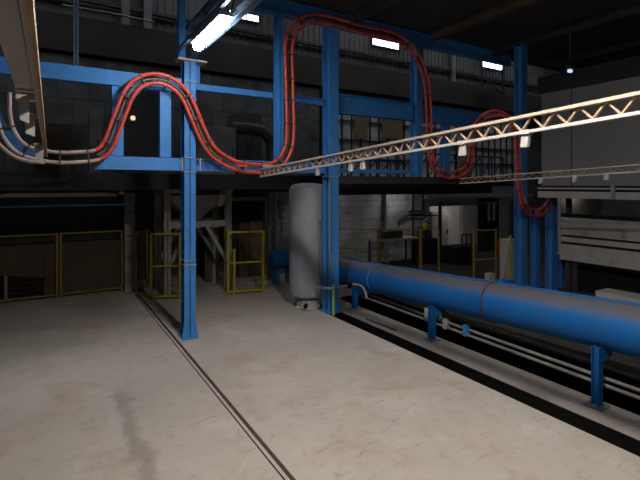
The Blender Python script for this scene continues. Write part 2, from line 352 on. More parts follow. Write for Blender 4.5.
solo(MB().box(2.56, 2.66, 9.02, 9.12, 5.06, 5.62), 'steel_hanger', BLUE, 'short blue hanger post just right of the lone column top', 'post')
beam('short blue beam between slim upright and tank column', 4.5, 5.6, 9.0, 4.88, 5.03, .15)
beam('deep blue beam right of the tank column at mid height', 5.92, 8.4, 8.93, 4.72, 5.18, .22)
beam('deep blue beam right of the second red drop at mid height', 8.64, 11.6, 8.93, 4.72, 5.18, .22)
beam('high dark blue beam under the ceiling edge', 3.85, 12.6, 8.93, 6.78, 7.1, .22)
solo(MB().box(5.92, 11.0, 8.8, 9.05, 3.03, 3.22), 'walkway_edge', DARK, 'dark steel walkway edge running right from the tank column', 'walkway')
boxbeam('thin blue rail on the dark walkway edge right of the tank column', 5.92, 8.35, 9.06, 9.14, 3.3, 3.4)

# lattice runway beam carrying the lamp, along the line of the rail
GIRD = mat('dusty_blue_paint', (.045, .09, .16), .6, 0, .15, 3, (.08, .08, .085), .4)
t = thing('runway_girder', 'blue lattice girder carrying the fluorescent lamp above the lone column', 'girder', (2.42, 4, 5.47))
MB().ibeam((2.42, -5.5, 5.54), (2.42, 8.98, 5.54), .1, .13).build('lower_chord', GIRD, t)
MB().box(2.36, 2.46, -5.5, 8.98, 6.08, 6.16).build('upper_chord', GIRD, t)
m = MB()
for i in range(18): y = -5.4 + i * .8; m.bar((2.42, y, 5.62), (2.42, y + .4, 6.1), .02, .02); m.bar((2.42, y + .4, 6.1), (2.42, y + .8, 5.62), .02, .02)
m.build('lattice', DARK, t)
MB().box(2.14, 2.2, 4.5, 8.98, 5.58, 5.64).build('side_rail', GIRD, t)

# ================================================================ LAMPS
def lamp(x, y, z, lab, L=1.5, tube=None):
    t = thing('fluorescent_lamp', lab, 'lamp', (x, y, z), 'ceiling lamps in a row')
    MB().box(x - .1, x + .1, y - L / 2 - .03, y + L / 2 + .03, z + .075, z + .13).build('housing', WHITE, t)
    m = MB(); m.tube([(x, y - L / 2, z + .03), (x, y - L / 2 + .06, z + .02), (x, y + L / 2 - .06, z + .02), (x, y + L / 2, z + .03)], [.05, .09, .09, .05], 12); m.build('diffuser', tube or TUBE, t)
    for k in (-1, 1): MB().tube([(x, y + k * L * .35, z + .13), (x, y + k * L * .35, z + .6)], .008, 6).build('hanging_rod', STEEL, t)
lamp(2.26, 7.1, 5.42, 'glowing white fluorescent lamp hung beside the blue girder')
t = thing('pendant_lamp', 'round pendant lamp with bell shade hung over the near floor', 'lamp', (2.7, 1.9, 5.2), 'ceiling lamps in a row')
L_ = Vector((2.7, 1.9, 5.3))
MB().lathe(L_, [(0, -.11), (.06, -.092), (.1, -.045), (.11, 0), (.1, .045), (.06, .092), (0, .11)], 20).build('globe', WARM, t)
MB().lathe(L_, [(.27, -.09), (.24, .04), (.17, .13), (.06, .2), (.05, .3), (0, .3), (0, .28), (.04, .19), (.165, .115), (.23, .035), (.262, -.09)], 28).build('shade', WHITE, t)
MB().tube([L_ + Vector((0, 0, .3)), L_ + Vector((0, 0, 1.82))], .012, 6).build('rod', STEEL, t)
lamp(2.26, -1.2, 5.42, 'added fluorescent fill lamp along the blue girder, behind the camera', 1.5, TUBE2)  # unseen lamp, added as fill light
lamp(6.9, .6, 5.5, 'warm fluorescent lamp hung over the blue pipe beyond the right edge', 1.5, WARM2)
t = thing('reflection_glow', 'small round glow standing in for a lamp reflection behind the left blue frame', 'lamp', at_y(133, 118, 13.4))  # glowing globe added in place of a lamp's reflection
p = at_y(133, 118, 13.35)
MB().lathe(p, [(.0, -.07), (.05, -.055), (.07, 0), (.05, .055), (0, .07)], 16).build('globe', REFL_GLOW, t)
MB().box(p.x - .1, p.x + .1, p.y + .1, 13.57, p.z - .1, p.z + .1).build('bracket', DARK, t)

# ================================================================ RED RAIL PAIR (overhead conveyor guide)
path = [(3, 92), (4, 118), (10, 136), (22, 149), (40, 155), (60, 157.5), (80, 157), (95, 155.5), (104, 150.5), (110, 141), (115, 128), (121, 112), (127, 97), (134, 87), (143, 81), (153, 78.5), (163, 79.5), (174, 84.5), (184, 94), (191, 107), (198, 124), (205, 139.5), (213, 151.5), (224, 160), (236, 165.5), (250, 168), (262, 168.5), (275, 166), (284, 158), (289, 146), (290.5, 130), (290, 100), (289, 60), (289, 45), (292, 33), (299, 24), (308, 19.5), (320, 18.5), (340, 23), (360, 29), (380, 33), (395, 37), (408, 45), (418, 58), (425, 75), (428, 95), (429, 120), (430, 145), (432, 160), (438, 170), (448, 175), (458, 174), (467, 168), (471, 155), (472, 140), (476, 126), (484, 117), (494, 113.5), (505, 115), (513, 123), (517, 140), (518, 165), (519, 185), (523, 203), (531, 212), (541, 212), (549, 204), (553, 196)]
def trackY(u): return 8.66 if u < 470 else 8.66 - min(1, (u - 470) / 47) * 1.28
W3 = smooth_path([at_y(u, v, trackY(u)) for u, v in path], 4)
def offset(P, o, dz=0):
    out = []
    for i, p in enumerate(P):
        d = P[min(i + 1, len(P) - 1)] - P[max(i - 1, 0)]; n = Vector((-d.z, 0, d.x)).normalized(); out.append(p + n * o)
    return out
rt = thing('conveyor_rail', 'red twin tube conveyor rail winding up and down along the blue frame', 'conveyor rail', at_y(250, 168, 8.66))
cut = 7 * 4 + 1
IN, OUT = offset(W3, .085), offset(W3, -.085)
for P in (IN, OUT):
    MB().tube(P[:cut + 1], .031, 10).build('rail', PALE, rt, label='worn pale left section of rail')
    MB().tube(P[cut:], .036, 10).build('rail', RED, rt)
MB().tube([p + Vector((0, .05, 0)) for p in W3[cut:]], .018, 6).build('centre_cable', BRASS, rt)
acc = 0; last = W3[0]
for i in range(2, len(W3) - 2):
    acc += (W3[i] - W3[i - 1]).length
    if acc > .42:
        acc = 0; d = (W3[i + 1] - W3[i - 1]).normalized(); n = Vector((-d.z, 0, d.x)).normalized()
        m = MB(); m.bar(W3[i] - n * .135 + Vector((0, .01, 0)), W3[i] + n * .135 + Vector((0, .01, 0)), .022, .09, (0, 1, 0)); m.build('clamp', CLAMP, rt)
for u, v in ((242, 165.5), (268, 166)):
    p = at_y(u, v, 8.6); MB().bar(p - Vector((.12, 0, 0)), p + Vector((.1, 0, 0)), .09, .05).build('joint_sleeve', PALE if u > 250 else RED, rt)
# blue guide plate and outer pale tube of the bend at the far left
pl = smooth_path([at_y(u, v, 8.74) for u, v in ((-6, 110), (2, 127), (12, 141), (24, 149), (38, 153))], 4)
m = MB()
for a, b in zip(pl[:-1], pl[1:]): m.bar(a, b + (b - a) * .1, .02, .14, (0, 0, 1))
m.build('guide_plate', BLUE, rt)
MB().tube(smooth_path([at_y(u, v, 8.62) for u, v in ((-8, 134), (0, 145), (12, 155), (26, 160.5), (45, 163))], 4), .03, 8).build('outer_tube', PALE, rt)

# ================================================================ LATTICE BEAMS (white trusses)
def truss(label, p, q, h, w, n, hooks, grp):
    """bottom chord p -> q ; h high"""
    p, q = Vector(p), Vector(q); up = Vector((0, 0, 1))
    t = thing('lattice_beam', label, 'lattice beam', p)
    MB().bar(p, q, w, h * .17).build('bottom_chord', WHITE, t)
    m = MB(); m.bar(p + up * h * .9, q + up * h * .9, w * 1.2, h * .17); m.build('top_chord', CREAM, t)
    e = (q - p) / n
    for i in range(n):
        a = p + e * i + up * h * .08; b = a + e * .5 + up * h * .76; c = a + e
        mm = MB(); mm.bar(a, b, w * .45, h * .075); mm.bar(b, c, w * .45, h * .075); mm.build('zigzag_brace', BRACE, t)
    for f in hooks:
        a = p + (q - p) * f
        k = MB(); k.box(a.x - .035, a.x + .035, a.y - .05, a.y + .05, a.z - h * .12, a.z + h * .12)
        k.prism([(a.x - .02, a.y - .045, a.z - h * .1), (a.x - .02, a.y + .03, a.z - h * .1), (a.x - .02, a.y + .05, a.z - h * .85), (a.x - .02, a.y - .02, a.z - h * .85)], (.04, 0, 0)); k.build('hanger', WHITE, t)
    return t
pf = at_x(261, 176.5, 3.85); pn = at_x(640, 113, 3.85)
d = pn - pf; pn2 = pf + d * 1.35
def frac(u, X, p, q): return (at_x(u, 180, X).y - p.y) / (q.y - p.y)
truss('near long white lattice beam crossing in front of the tank', pf, pn2, .165, .06, 44, [frac(u, 3.85, pf, pn2) for u in (318, 351, 363, 463, 526)], None)
p2 = at_x(460, 183.5, 8.5); q2 = at_x(640, 171.5, 8.5); q2e = p2 + (q2 - p2) * 1.6
truss('far short lattice beam in front of the grey hood', p2, q2e, .13, .05, 34, [frac(u, 8.5, p2, q2e) for u in (541, 575, 607)], None)

# overhead track at the far left, close to the viewer
t = thing('overhead_track', 'beige overhead track with hanging plates at the upper left', 'track', (-.06, 4, 3.5))
ta, tb = Vector((-.085, -3, 3.60)), Vector((-.012, 8.3, 3.485))
def tp(y): return ta + (tb - ta) * (y - ta.y) / (tb.y - ta.y)
O = Vector
MB().bar(ta, tb, .028, .05).build('top_rail', CREAM, t)
MB().bar(ta + O((.018, 0, -.03)), tb + O((.018, 0, -.03)), .012, .05).build('lower_rail', BRASS, t)
MB().bar(ta + O((-.057, 0, .0)), tp(2.9) + O((-.057, 0, .0)), .08, .03).build('soffit_plate', GREYP, t)
p = tp(2.92); MB().box(p.x - .1, p.x - .015, p.y - .02, p.y + .02, p.z - .03, p.z + .03).build('end_bracket', CREAM, t)
for y, w, hh in ((3.2, .055, .17), (3.95, .065, .17), (6.4, .09, .25)):
    p = tp(y); MB().box(p.x - .11, p.x - .014, y - .03, y + .03, p.z - .03, p.z).build('bracket', CREAM, t)
    m = MB(); m.prism([(p.x - .1, y - .03, p.z - .03), (p.x - .1 + w, y - .03, p.z - .03), (p.x - .1 + w, y - .03, p.z - hh), (p.x - .09, y - .03, p.z - hh + .02)], (0, .03, 0)); m.build('hanging_plate', WHITE, t)

# ================================================================ TANK
tc = Vector((5.50, 9.56, 0)); R = .455
t = thing('storage_tank', 'tall grey cylindrical tank with domed top beside the blue column', 'tank', tc)
MB().lathe(tc, [(0, .27), (.33, .27), (R - .04, .29), (R - .01, .32), (R, .38), (R, 2.87), (R - .015, 2.93), (R - .05, 2.98), (R - .12, 3.02), (.15, 3.05), (0, 3.055)], 48).build('vessel', TANK, t)
m = MB(); m.lathe(tc, [(0, 0), (.33, 0), (.33, .02), (.30, .03), (.29, .05), (.28, .28), (0, .28)], 32); m.build('foot_ring', PANEL, t)
m = MB(); a = tc + Vector((-.22, -.3, .13)); m.tube([a, a + Vector((-.07, -.1, 0))], .05, 12); m.build('drain_stub', BLACK, t)
sx = at_y(319.3, 250, 9.09); sx.z = 0
m = MB(); m.tube([sx + Vector((0, .06, 2.15)), sx + Vector((0, 0, 2.15)), sx + Vector((0, 0, 2.05)), sx + Vector((0, 0, .75)), sx + Vector((0, .06, .7))], .022, 8); m.build('gauge_pipe', STEEL, t)
m = MB(); m.lathe(sx + Vector((0, 0, 2.1)), [(0, 0), (.05, .01), (.06, .06), (.05, .11), (0, .12)], 12); m.build('valve', STEEL, t)
solo(MB().tube([(5.6, 8.55, .02), (5.6, 8.55, .45), (5.61, 8.55, .72)], .035, 10), 'hose', GREEN, 'short light green pipe at the foot of the tank column', 'pipe')
solo(MB().tube(smooth_path([(5.36, 8.9, .62), (5.45, 8.5, .66), (5.9, 8.5, .66), (6.2, 8.5, .66), (6.3, 8.35, .6), (6.3, 8.2, .38)], 3), .03, 8), 'branch_pipe', STEEL, 'thin bent grey pipe between tank foot and conduit run', 'pipe')
t = thing('shutoff_valve', 'black shutoff valve with upright lever on the thin bent pipe', 'valve', (6.0, 8.5, .6))
MB().box(5.95, 6.06, 8.45, 8.55, .6, .72).build('valve_body', BLACK, t); MB().box(5.99, 6.01, 8.49, 8.51, .72, .98).build('lever', CLAMP, t)

# ================================================================ BIG BLUE PIPE
PX = 6.68
def pz(y): return 1.211 - .052 * y
t = thing('large_pipe', 'large blue pipeline running along the floor trench', 'pipe', (PX, 5, .5))
RP = .335
def pp(y, dx=0, dz=0): return Vector((PX + dx, y, pz(y) + dz))
MB().tube([pp(9.9), pp(9.86)], [RP * .93, RP], 40).build('end_cap', BLUEP, t)
MB().tube([pp(9.86), pp(-4)], RP, 48, False).build('pipe_wall', PIPEM, t)
MB().tube([pp(9.8, .09, RP * .985), pp(-4, .09, RP * .985)], .022, 8).build('top_seam', BLUEP, t)
m = MB()
for u in (372, 486):
    y = at_x(u, 280, PX - .2).y; mm = MB(); mm.tube([pp(y + .012), pp(y - .012)], RP + .012, 48); mm.build('weld_band', BLUE if u < 400 else CLAMP, t)
def psupport(y, lab):
    t = thing('pipe_support', lab, 'pipe support', (6.38, y, 0))
    zt = pz(y) - RP * .72
    MB().box(6.24, 6.5, y - .12, y + .12, 0, .015).build('base_plate', STEEL, t)
    MB().ibeam((6.38, y, .015), (6.38, y, zt), .11, .1, .012, .01, (0, 1, 0)).build('upright', BLUEP, t)
    m = MB(); m.prism([(6.44, y - .05, zt - .2), (6.5, y - .05, zt - .2), (6.68, y - .05, pz(y) - RP - .06), (6.68, y - .05, pz(y) - RP - .005), (6.44, y - .05, zt - .04)], (0, .1, 0)); m.build('saddle', BLUEP, t)
for u, v, l in ((355, 316, 'blue pipe support standing nearest the tank column'), (432, 346, 'blue pipe support beside the white junction box'), (597, 407, 'nearest blue pipe support at the right edge')):
    psupport(at_x(u, v, 6.38).y, l)
# conduits hung below the pipe, on small brackets
for dx, zz, rr, lab in ((6.86, .41, .024, 'uppermost thin conduit under the blue pipe'), (6.72, .29, .028, 'middle conduit under the blue pipe'), (6.68, .205, .028, 'lowest conduit under the blue pipe')):
    y0_ = 7.9 if dx > 6.8 else 8.9
    solo(MB().tube([(dx, y0_, zz + .03), (dx, -4, zz - .08)], rr, 10), 'conduit_pipe', STEEL, lab, 'conduit', 'conduits under the blue pipe')
t = thing('junction_box', 'white junction box on the conduits under the blue pipe', 'box', at_x(431, 318, 6.6)); p = ROOT[t.name]
MB().box(p.x - .09, p.x + .06, p.y - .1, p.y + .1, p.z, p.z + .2).build('enclosure', WHITE, t, .01)
MB().tube([(p.x, p.y - .1, p.z + .1), (p.x, p.y - .26, p.z + .08)], .045, 10).build('cable_gland', STEEL, t)
for u, lab in ((447, 'small blue stub bracket on the conduits right of the white box'), (467, 'second small blue bracket on the conduits right of the white box')):
    p = at_x(u, 330, 6.72); z = .24
    solo(MB().box(6.64, 6.76, p.y - .04, p.y + .04, z - .06, z + .14), 'conduit_bracket', BLUE if u > 450 else WHITE, lab if u > 450 else 'small pale clamp on the conduits right of the white box', 'bracket')

# floor rail
t = thing('floor_rail', 'rusty rail strip set into the concrete floor', 'rail', (2.12, 4, 0))
MB().box(2.115, 2.155, -6, 13.0, .0, .012).build('rail_bar', CLAMP, t, label='brown rusty rail bar')
MB().box(2.055, 2.068, -6, 13.0, .0, .007).build('slot_edge', BLACK, t)

# ================================================================ FENCES
MESH = mat('fence_wire', (.04, .035, .02), .6)
def fence(label, p, q, h, r=.028, mid=None, wires=True, group=None, name='safety_fence', posts=(0, 1), z0=.04, YELLOW=None):
    YELLOW = YELLOW or OLIVE
    p, q = Vector(p), Vector(q); p.z = q.z = 0; L = (q - p).length; d = (q - p) / L
    t = thing(name, label, 'fence', p, group); U = Vector((0, 0, 1))
    for f in posts: MB().bar(p + d * L * f, p + d * L * f + U * h, r * 2, r * 2).build('post', YELLOW, t)
    MB().bar(p + U * (h - r), q + U * (h - r), r * 1.6, r * 1.6).build('top_rail', YELLOW, t)
    MB().bar(p + U * (z0 + .05), q + U * (z0 + .05), r * 1.6, r * 1.6).build('bottom_rail', YELLOW, t)
    if mid: MB().bar(p + U * h * mid, q + U * h * mid, r * 1.2, r * 1.2).build('middle_rail', YELLOW, t)
    if wires:
        m = MB(); n = int(L / .1)
        for i in range(1, n): a = p + d * L * i / n; m.bar(a + U * z0, a + U * (h - r), .006, .006)
        for i in range(1, int(h / .12)): m.bar(p + U * i * .12, q + U * i * .12, .006, .006)
        m.build('wire_mesh', MESH, t)
    return t
Yf = 13.75
xa = at_y(-60, 300, Yf).x; xb = at_y(57, 296, Yf).x; xc = at_y(60, 296, Yf).x; xd = at_y(122, 293, Yf).x
fence('yellow framed fence panel at the far left edge', (xa, Yf, 0), (xb, Yf, 0), 1.73)
fence('yellow framed fence panel beside the whitewashed pier', (xc + .02, Yf, 0), (xd, Yf, 0), 1.73)
x0 = at_y(44, 296, 13.9).x
solo(MB().box(x0, xd - .02, 13.86, 13.9, .03, 1.45), 'brown_board', BROWN, 'large brown board behind the fence panel beside the pier', 'board')
x1 = at_y(5, 300, 13.86).x
m = MB(); m.prism([(xa, 13.86, .9), (x0 - .02, 13.86, .55), (x0 - .02, 13.86, 1.45), (xa, 13.86, 1.45)], (0, .04, 0)); solo(m, 'brown_board', BROWN, 'brown board with slanted lower edge behind the far left fence panel', 'board')
t = thing('dark_opening_box', 'black box standing in for a dark opening with pale frame under the slanted brown board', 'cabinet', ((x1 + x0) / 2, 14.2, 0))  # solid black body added for the darkness inside an opening
MB().box(x1, x0 - .04, 14.0, 14.5, 0, .85).build('body', BLACK, t); m = MB(); m.box(x1, x0 - .04, 13.93, 13.98, .02, .07); m.box(x1 - .02, x1 + .04, 13.93, 13.98, .02, 1.1); m.build('pale_frame', GREYP, t)
g1 = at_z(151, 300, 0); g1b = at_z(180, 299, 0)
fence('narrow yellow gate just left of the lone blue column', g1, g1b, 1.75, .03, .5, YELLOW=YELLOW)
g2 = at_z(228, 295, 0); g2b = at_z(263, 292.5, 0)
gt = fence('narrow yellow gate between the grey hopper leg and the dark duct', g2, g2b, 1.74, .032, .5, YELLOW=YELLOW)
p = at_z(234, 294.5, 0); MB().bar(p, p + Vector((0, 0, 1.25)), .06, .06).build('inner_bar', YELLOW, gt)
fence('dark yellow fence panel running back beside the pier', at_z(136, 293, 0), at_z(147, 288, 0), 1.72, .025)
# frontal fence behind the pipe on the right
r1 = at_z(338, 283, 0); r1b = at_z(380, 283.5, 0)
fence('yellow fence panel with middle bar right of the tank column', at_z(338, 283.5, 0), at_z(378, 284.5, 0), 1.68, .02, .64, False)
fence('yellow fence panel in front of the block wall pipes', at_z(379.5, 285, 0), at_z(420, 286, 0), 1.69, .022, .0, False)
fence('yellow fence panel left of the far doorway', at_z(421.5, 286, 0), at_z(439, 286.5, 0), 1.70, .014, None, False)
fence('yellow gate in front of the red cabinet behind the pipe', at_z(474, 290, 0), at_z(496, 288, 0), 1.72, .022, .5)
p = at_z(425, 286.12, 0); solo(MB().lathe((p.x, p.y, 1.70), [(0, 0), (.05, 0), (.07, .05), (.07, .12), (.05, .17), (0, .17)], 14), 'beacon', YELLOW, 'small yellow round beacon on the fence left of the doorway', 'beacon')

# ================================================================ HOPPER (left centre, behind the lone column)
hx0, hx1, hy0, hy1 = 2.74, 4.44, 12.3, 13.45
t = thing('hopper', 'grey hopper on four braced legs behind the lone blue column', 'hopper', ((hx0 + hx1) / 2, 12.8, 0))
for x in (hx0, hx1):
    for y in (hy0, hy1): MB().ibeam((x, y, 0), (x, y, 2.78), .17, .17, .02, .02, (0, 1, 0)).build('leg', GREYP, t)
for y in (hy0, hy1): MB().box(hx0 + .08, hx1 - .08, y - .05, y + .05, 1.83, 2.0).build('cross_beam', GREYP, t)
for x in (hx0, hx1): MB().box(x - .05, x + .05, hy0 + .09, hy1 - .09, 1.83, 2.0).build('cross_beam', GREYP, t)
for x, s in ((hx0, 1), (hx1, -1)):
    for y in (hy0, hy1): MB().bar((x + s * .05, y, .85), (x + s * .62, y, 1.84), .1, .1).build('diagonal_brace', GREYP, t)
cx, cy = (hx0 + hx1) / 2, 12.8
m = MB(); top = [(hx0, hy0, 2.72), (hx1, hy0, 2.72), (hx1, hy1, 2.72), (hx0, hy1, 2.72)]; b = [(cx - .15, cy - .15, 2.02), (cx + .15, cy - .15, 2.02), (cx + .15, cy + .15, 2.02), (cx - .15, cy + .15, 2.02)]
m.add(top + b, [(0, 1, 2, 3), (7, 6, 5, 4)] + [(i, (i + 1) % 4, 4 + (i + 1) % 4, 4 + i) for i in range(4)]); m.build('funnel', GREYP, t)
MB().box(hx0 - .1, hx1 + .1, hy0 - .08, hy1 + .08, 2.78, 2.9).build('top_frame', GREYP, t)
p = at_y(219, 206, 12.0); q = at_y(222, 195, 12.0)
m = MB(); m.tube([p, p + (q - p) * .3, q], [.07, .11, .11], 14); m.build('vibrator_motor', WHITE, t)
# machinery on the deck
def cab(name, lab, u0, u1, v0, y0, y1, mt, cat='machine cabinet', doors=2, z0=3.2):
    a = at_y(u0, v0, y0); b = at_y(u1, v0, y0); t = thing(name, lab, cat, ((a.x + b.x) / 2, (y0 + y1) / 2, z0))
    MB().box(a.x, b.x, y0, y1, z0, a.z).build('body', mt, t, .01)
    w = (b.x - a.x) / doors
    for k in range(doors):
        dr = MB().box(a.x + w * k + .03, a.x + w * (k + 1) - .03, y0 - .02, y0, z0 + .1, a.z - .08).build('door', mt, t)
        MB().box(a.x + w * (k + 1) - .12, a.x + w * (k + 1) - .08, y0 - .05, y0 - .02, (z0 + a.z) / 2 - .1, (z0 + a.z) / 2 + .1).build('handle', DARK, dr)
    return t
DG = mat('dark_grey_machine', (.075, .073, .07), .7, 0, .2, 2, (.04, .038, .036), .5); PG = mat('mid_grey_machine', (.15, .145, .14), .7, 0, .2, 2, (.08, .075, .07), .5)
cab('machine_cabinet', 'grey machine cabinet on the deck behind the lowest dip of the red rails', 197, 236, 125, 12.6, 14.0, PG)
cab('machine_cabinet', 'dark machine cabinet on the deck left of the round duct', 238, 262, 112, 13.4, 14.4, DG, doors=2)
cab('control_box', 'pale grey control box on the deck behind the rising red rails', 89, 102, 109, 13.0, 13.5, PG, doors=1)
cab('dark_machine', 'dark glossy machine housing on the deck between the blue uprights', 122, 160, 84, 13.6, 15.2, DG, doors=1)
cab('brown_crate', 'dark brown crate on the deck at the far left', 34, 72, 122, 13.2, 14.4, BROWN, 'crate', 1)
a = at_y(276, 120, 14.0); solo(MB().box(a.x, a.x + 1.3, 14.0, 14.6, 3.2, a.z), 'grey_locker', PG, 'grey locker on the deck behind the slim blue upright', 'locker', None, .01)
t = thing('exhaust_duct', 'dark round exhaust duct with elbow left of the grey tank', 'duct', (6.16, 13.0, 0))
MB().tube([(6.16, 13, 0), (6.16, 13, 2.97)], .16, 20).build('lower_pipe', STEEL, t)
MB().tube(smooth_path([(6.16, 13, 3.2), (6.16, 13, 4.0), (6.1, 13, 4.4), (5.85, 13, 4.7), (5.4, 13.1, 4.78), (4.9, 13.2, 4.78)], 4), .17, 20).build('elbow', DARK, t)
for z in (1.5, 2.6): MB().tube([(6.16, 13, z), (6.16, 13, z + .04)], .185, 20).build('flange', STEEL, t)
solo(MB().box(4.7, 7.6, 13.3, 13.38, 2.5, 2.62), 'pipe_bracket_rail', GREYP, 'pale horizontal rail behind the round duct under the deck', 'rail')
# blue drum left of tank
t = thing('pressure_drum', 'small blue horizontal drum on a stand left of the tank', 'drum', (6.2, 12.4, 0))
MB().tube([(5.75, 12.2, .75), (5.8, 12.2, .75), (6.85, 12.2, .75), (6.9, 12.2, .75)], [.2, .29, .29, .2], 24).build('drum_body', BLUEP, t)
for x in (5.9, 6.35, 6.75): MB().box(x - .035, x + .035, 12.0, 12.4, 0, .5).build('stand_leg', BLUE, t)
t = thing('filter_unit', 'small pale filter unit with bent pipe right of the dark duct', 'pipe fitting', at_y(282, 232, 12.5))
m = MB(); m.tube([at_y(u, v, 12.5) for u, v in ((281.5, 237), (281.5, 222), (281.5, 219))], .025, 8); m.tube([at_y(284, 208, 12.5), at_y(280.5, 208, 12.5), at_y(280.5, 218, 12.5), at_y(284, 218, 12.5)], .05, 10); m.build('pipe_run', STEEL, t)
for u0, u1, z1, lab in ((205, 214, 1.7, 'brown board leaning behind the hopper legs'), (240, 249, 1.75, 'dark brown board standing behind the yellow gate'), (250, 262, 1.8, 'tan brown board standing right behind the yellow gate')):
    a = at_y(u0, 280, 13.6); b = at_y(u1, 280, 13.6); solo(MB().box(a.x, b.x, 13.6, 13.65, 0, z1), 'board', BROWN if u0 < 245 else mat('tan_panel', (.11, .075, .035), .8), lab, 'board')

# ================================================================ RIGHT SIDE
# block wall pipes
solo(MB().tube(smooth_path([at_y(u, v, 13.5) for u, v in ((423, 180), (423, 206), (421, 211), (412, 211), (409, 212))], 2), .03, 8), 'black_pipe', BLACK, 'black pipe dropping down the block wall with a left bend', 'pipe')
solo(MB().tube([at_y(u, v, 13.46) for u, v in ((413, 180), (413, 250))], .03, 8), 'black_pipe', BLACK, 'straight black pipe running down the block wall to the fence', 'pipe')
solo(MB().tube([at_y(u, v, 13.5) for u, v in ((442, 215.5), (408, 215.5), (400, 220), (398, 225))], .028, 8), 'black_pipe', BLACK, 'black pipe running level along the block wall to the doorway', 'pipe')
a = at_y(387, 190, 13.4); solo(MB().box(a.x - .07, a.x + .07, 13.35, 13.5, 0, 2.9), 'wall_post', GREYP, 'grey post against the block wall', 'post')
a = at_y(437, 189, 13.0); solo(MB().box(a.x - .1, a.x + .1, 12.95, 13.05, 2.55, 3.2), 'hanging_sign', WHITE, 'small blank white plate hanging above the block wall corner', 'plate')
a = at_y(440, 215, 13.3); m = MB(); m.box(a.x - .05, a.x + .05, 13.25, 13.35, 0, 2.25); solo(m, 'bollard_post', BLACK, 'black post at the corner of the block wall', 'post')
solo(MB().bar((14.0, 13.2, 2.17), (17.6, 13.2, 2.17), .08, .1), 'crossbar', OLIVE, 'yellow crossbar over the far doorway', 'bar')
t = thing('grey_cabinet', 'grey electrical cabinet with two doors in the lit far room', 'cabinet', (15.4, 14.7, 0))
MB().box(14.75, 15.85, 14.5, 15.0, 0, 1.8).build('body', PANEL, t, .01)
for k in (0, 1):
    dr = MB().box(14.78 + k * .55, 15.27 + k * .55, 14.47, 14.5, .15, 1.72).build('door', PANEL, t); MB().box(15.18 + k * .55, 15.24 + k * .55, 14.44, 14.47, .75, .95).build('handle', BLACK, dr)
t = thing('black_mast', 'black upright machine mast right of the lit doorway', 'machine', (17.2, 13.6, 0))
MB().box(16.65, 17.75, 13.2, 13.5, 0, 2.4).build('frame', BLACK, t)
for x in (16.95, 17.3): MB().box(x, x + .1, 13.14, 13.2, 1.4, 2.2).build('guide_rail', WHITE, t)
t = thing('red_cabinet', 'red orange cabinet behind the yellow gate', 'cabinet', (16.2, 11.6, 0))
a = at_y(500, 241, 11.6); b = at_y(508, 262, 11.6); MB().box(a.x, b.x, 11.6, 11.8, 0, a.z).build('body', REDBOX, t); MB().box(a.x + .05, b.x - .05, 11.57, 11.6, .4, a.z - .1).build('door', REDBOX, t)
t = thing('grey_cabinet', 'narrow grey cabinet left of the big blue column behind the pipe', 'cabinet', at_y(514, 285, 8.6)); a = at_y(511, 240, 8.6); b = at_y(517.5, 240, 8.6)
MB().box(a.x, b.x, 8.6, 9.0, 0, a.z).build('body', PANEL, t); MB().box(a.x + .03, b.x - .03, 8.57, 8.6, .1, a.z - .05).build('door', PANEL, t)
p = at_z(500, 291, 0); q = at_y(510.5, 236, p.y + .4); solo(MB().tube([p, q], .03, 8), 'leaning_pole', CREAM, 'pale pole leaning by the yellow gate behind the pipe', 'pole')
p = at_z(511, 292, 0); q = at_y(510, 236, p.y); solo(MB().tube([p, q], .028, 8), 'yellow_pole', YELLOW, 'upright yellow pole beside the leaning pale pole', 'pole')
p = at_z(504, 297, 0); t = thing('parts_crate', 'grey crate with blue rim on the floor behind the pipe', 'crate', p)
MB().box(p.x - .1, p.x + .26, p.y - .1, p.y + .12, 0, .38).build('body', PANEL, t, .01); MB().box(p.x - .11, p.x + .27, p.y - .11, p.y + .13, .38, .46).build('rim', BLUE, t)
p = at_z(490, 296, 0); solo(MB().box(p.x - .12, p.x + .1, p.y - .08, p.y + .08, 0, .62), 'carton', PANEL, 'pale upright carton left of the crate behind the pipe', 'carton', None, .008)
m = MB(); p = at_y(462, 262, 11.5)
for dx in (0, .25, .5): m.tube([(p.x + dx, 11.5, .0), (p.x + dx, 11.5, 1.15)], .025, 8)
for z in (.75, 1.13): m.tube([(p.x, 11.5, z), (p.x + .5, 11.5, z)], .025, 8)
t = thing('rail_trolley', 'black low trolley with rail handle in front of the far doorway', 'trolley', (p.x + .1, 11.7, 0)); m.build('handle_rail', BLACK, t); MB().box(p.x - .3, p.x + .6, 11.55, 12.3, .05, .65).build('body', BLACK, t)
p = at_y(428, 262, 12.3); t = thing('dark_machine', 'dark low machine behind the fence at the block wall', 'machine', (p.x, 12.6, 0)); MB().box(p.x - .1, p.x + .5, 12.3, 13.1, 0, .95).build('body', BLACK, t); MB().box(p.x + .0, p.x + .4, 12.5, 12.9, .95, 1.35).build('motor_hood', DARK, t); MB().tube([(p.x + .2, 12.7, 1.35), (p.x + .2, 12.7, 1.6), (p.x + .45, 12.7, 1.7)], .05, 10).build('spout', STEEL, t)
t = thing('work_bench', 'dark work bench against the block wall left of the low machine', 'bench', (9.6, 12.9, 0))
MB().box(p.x - 2.2, p.x - .3, 12.5, 13.2, .95, 1.02).build('bench_top', GREYP, t)
for x in (p.x - 2.15, p.x - .36):
    for y in (12.53, 13.13): MB().box(x, x + .06, y, y + .06, 0, .95).build('leg', DARK, t)
MB().box(p.x - 1.9, p.x - 1.0, 12.6, 13.0, 1.02, 1.3).build('bench_vice', DARK, t)

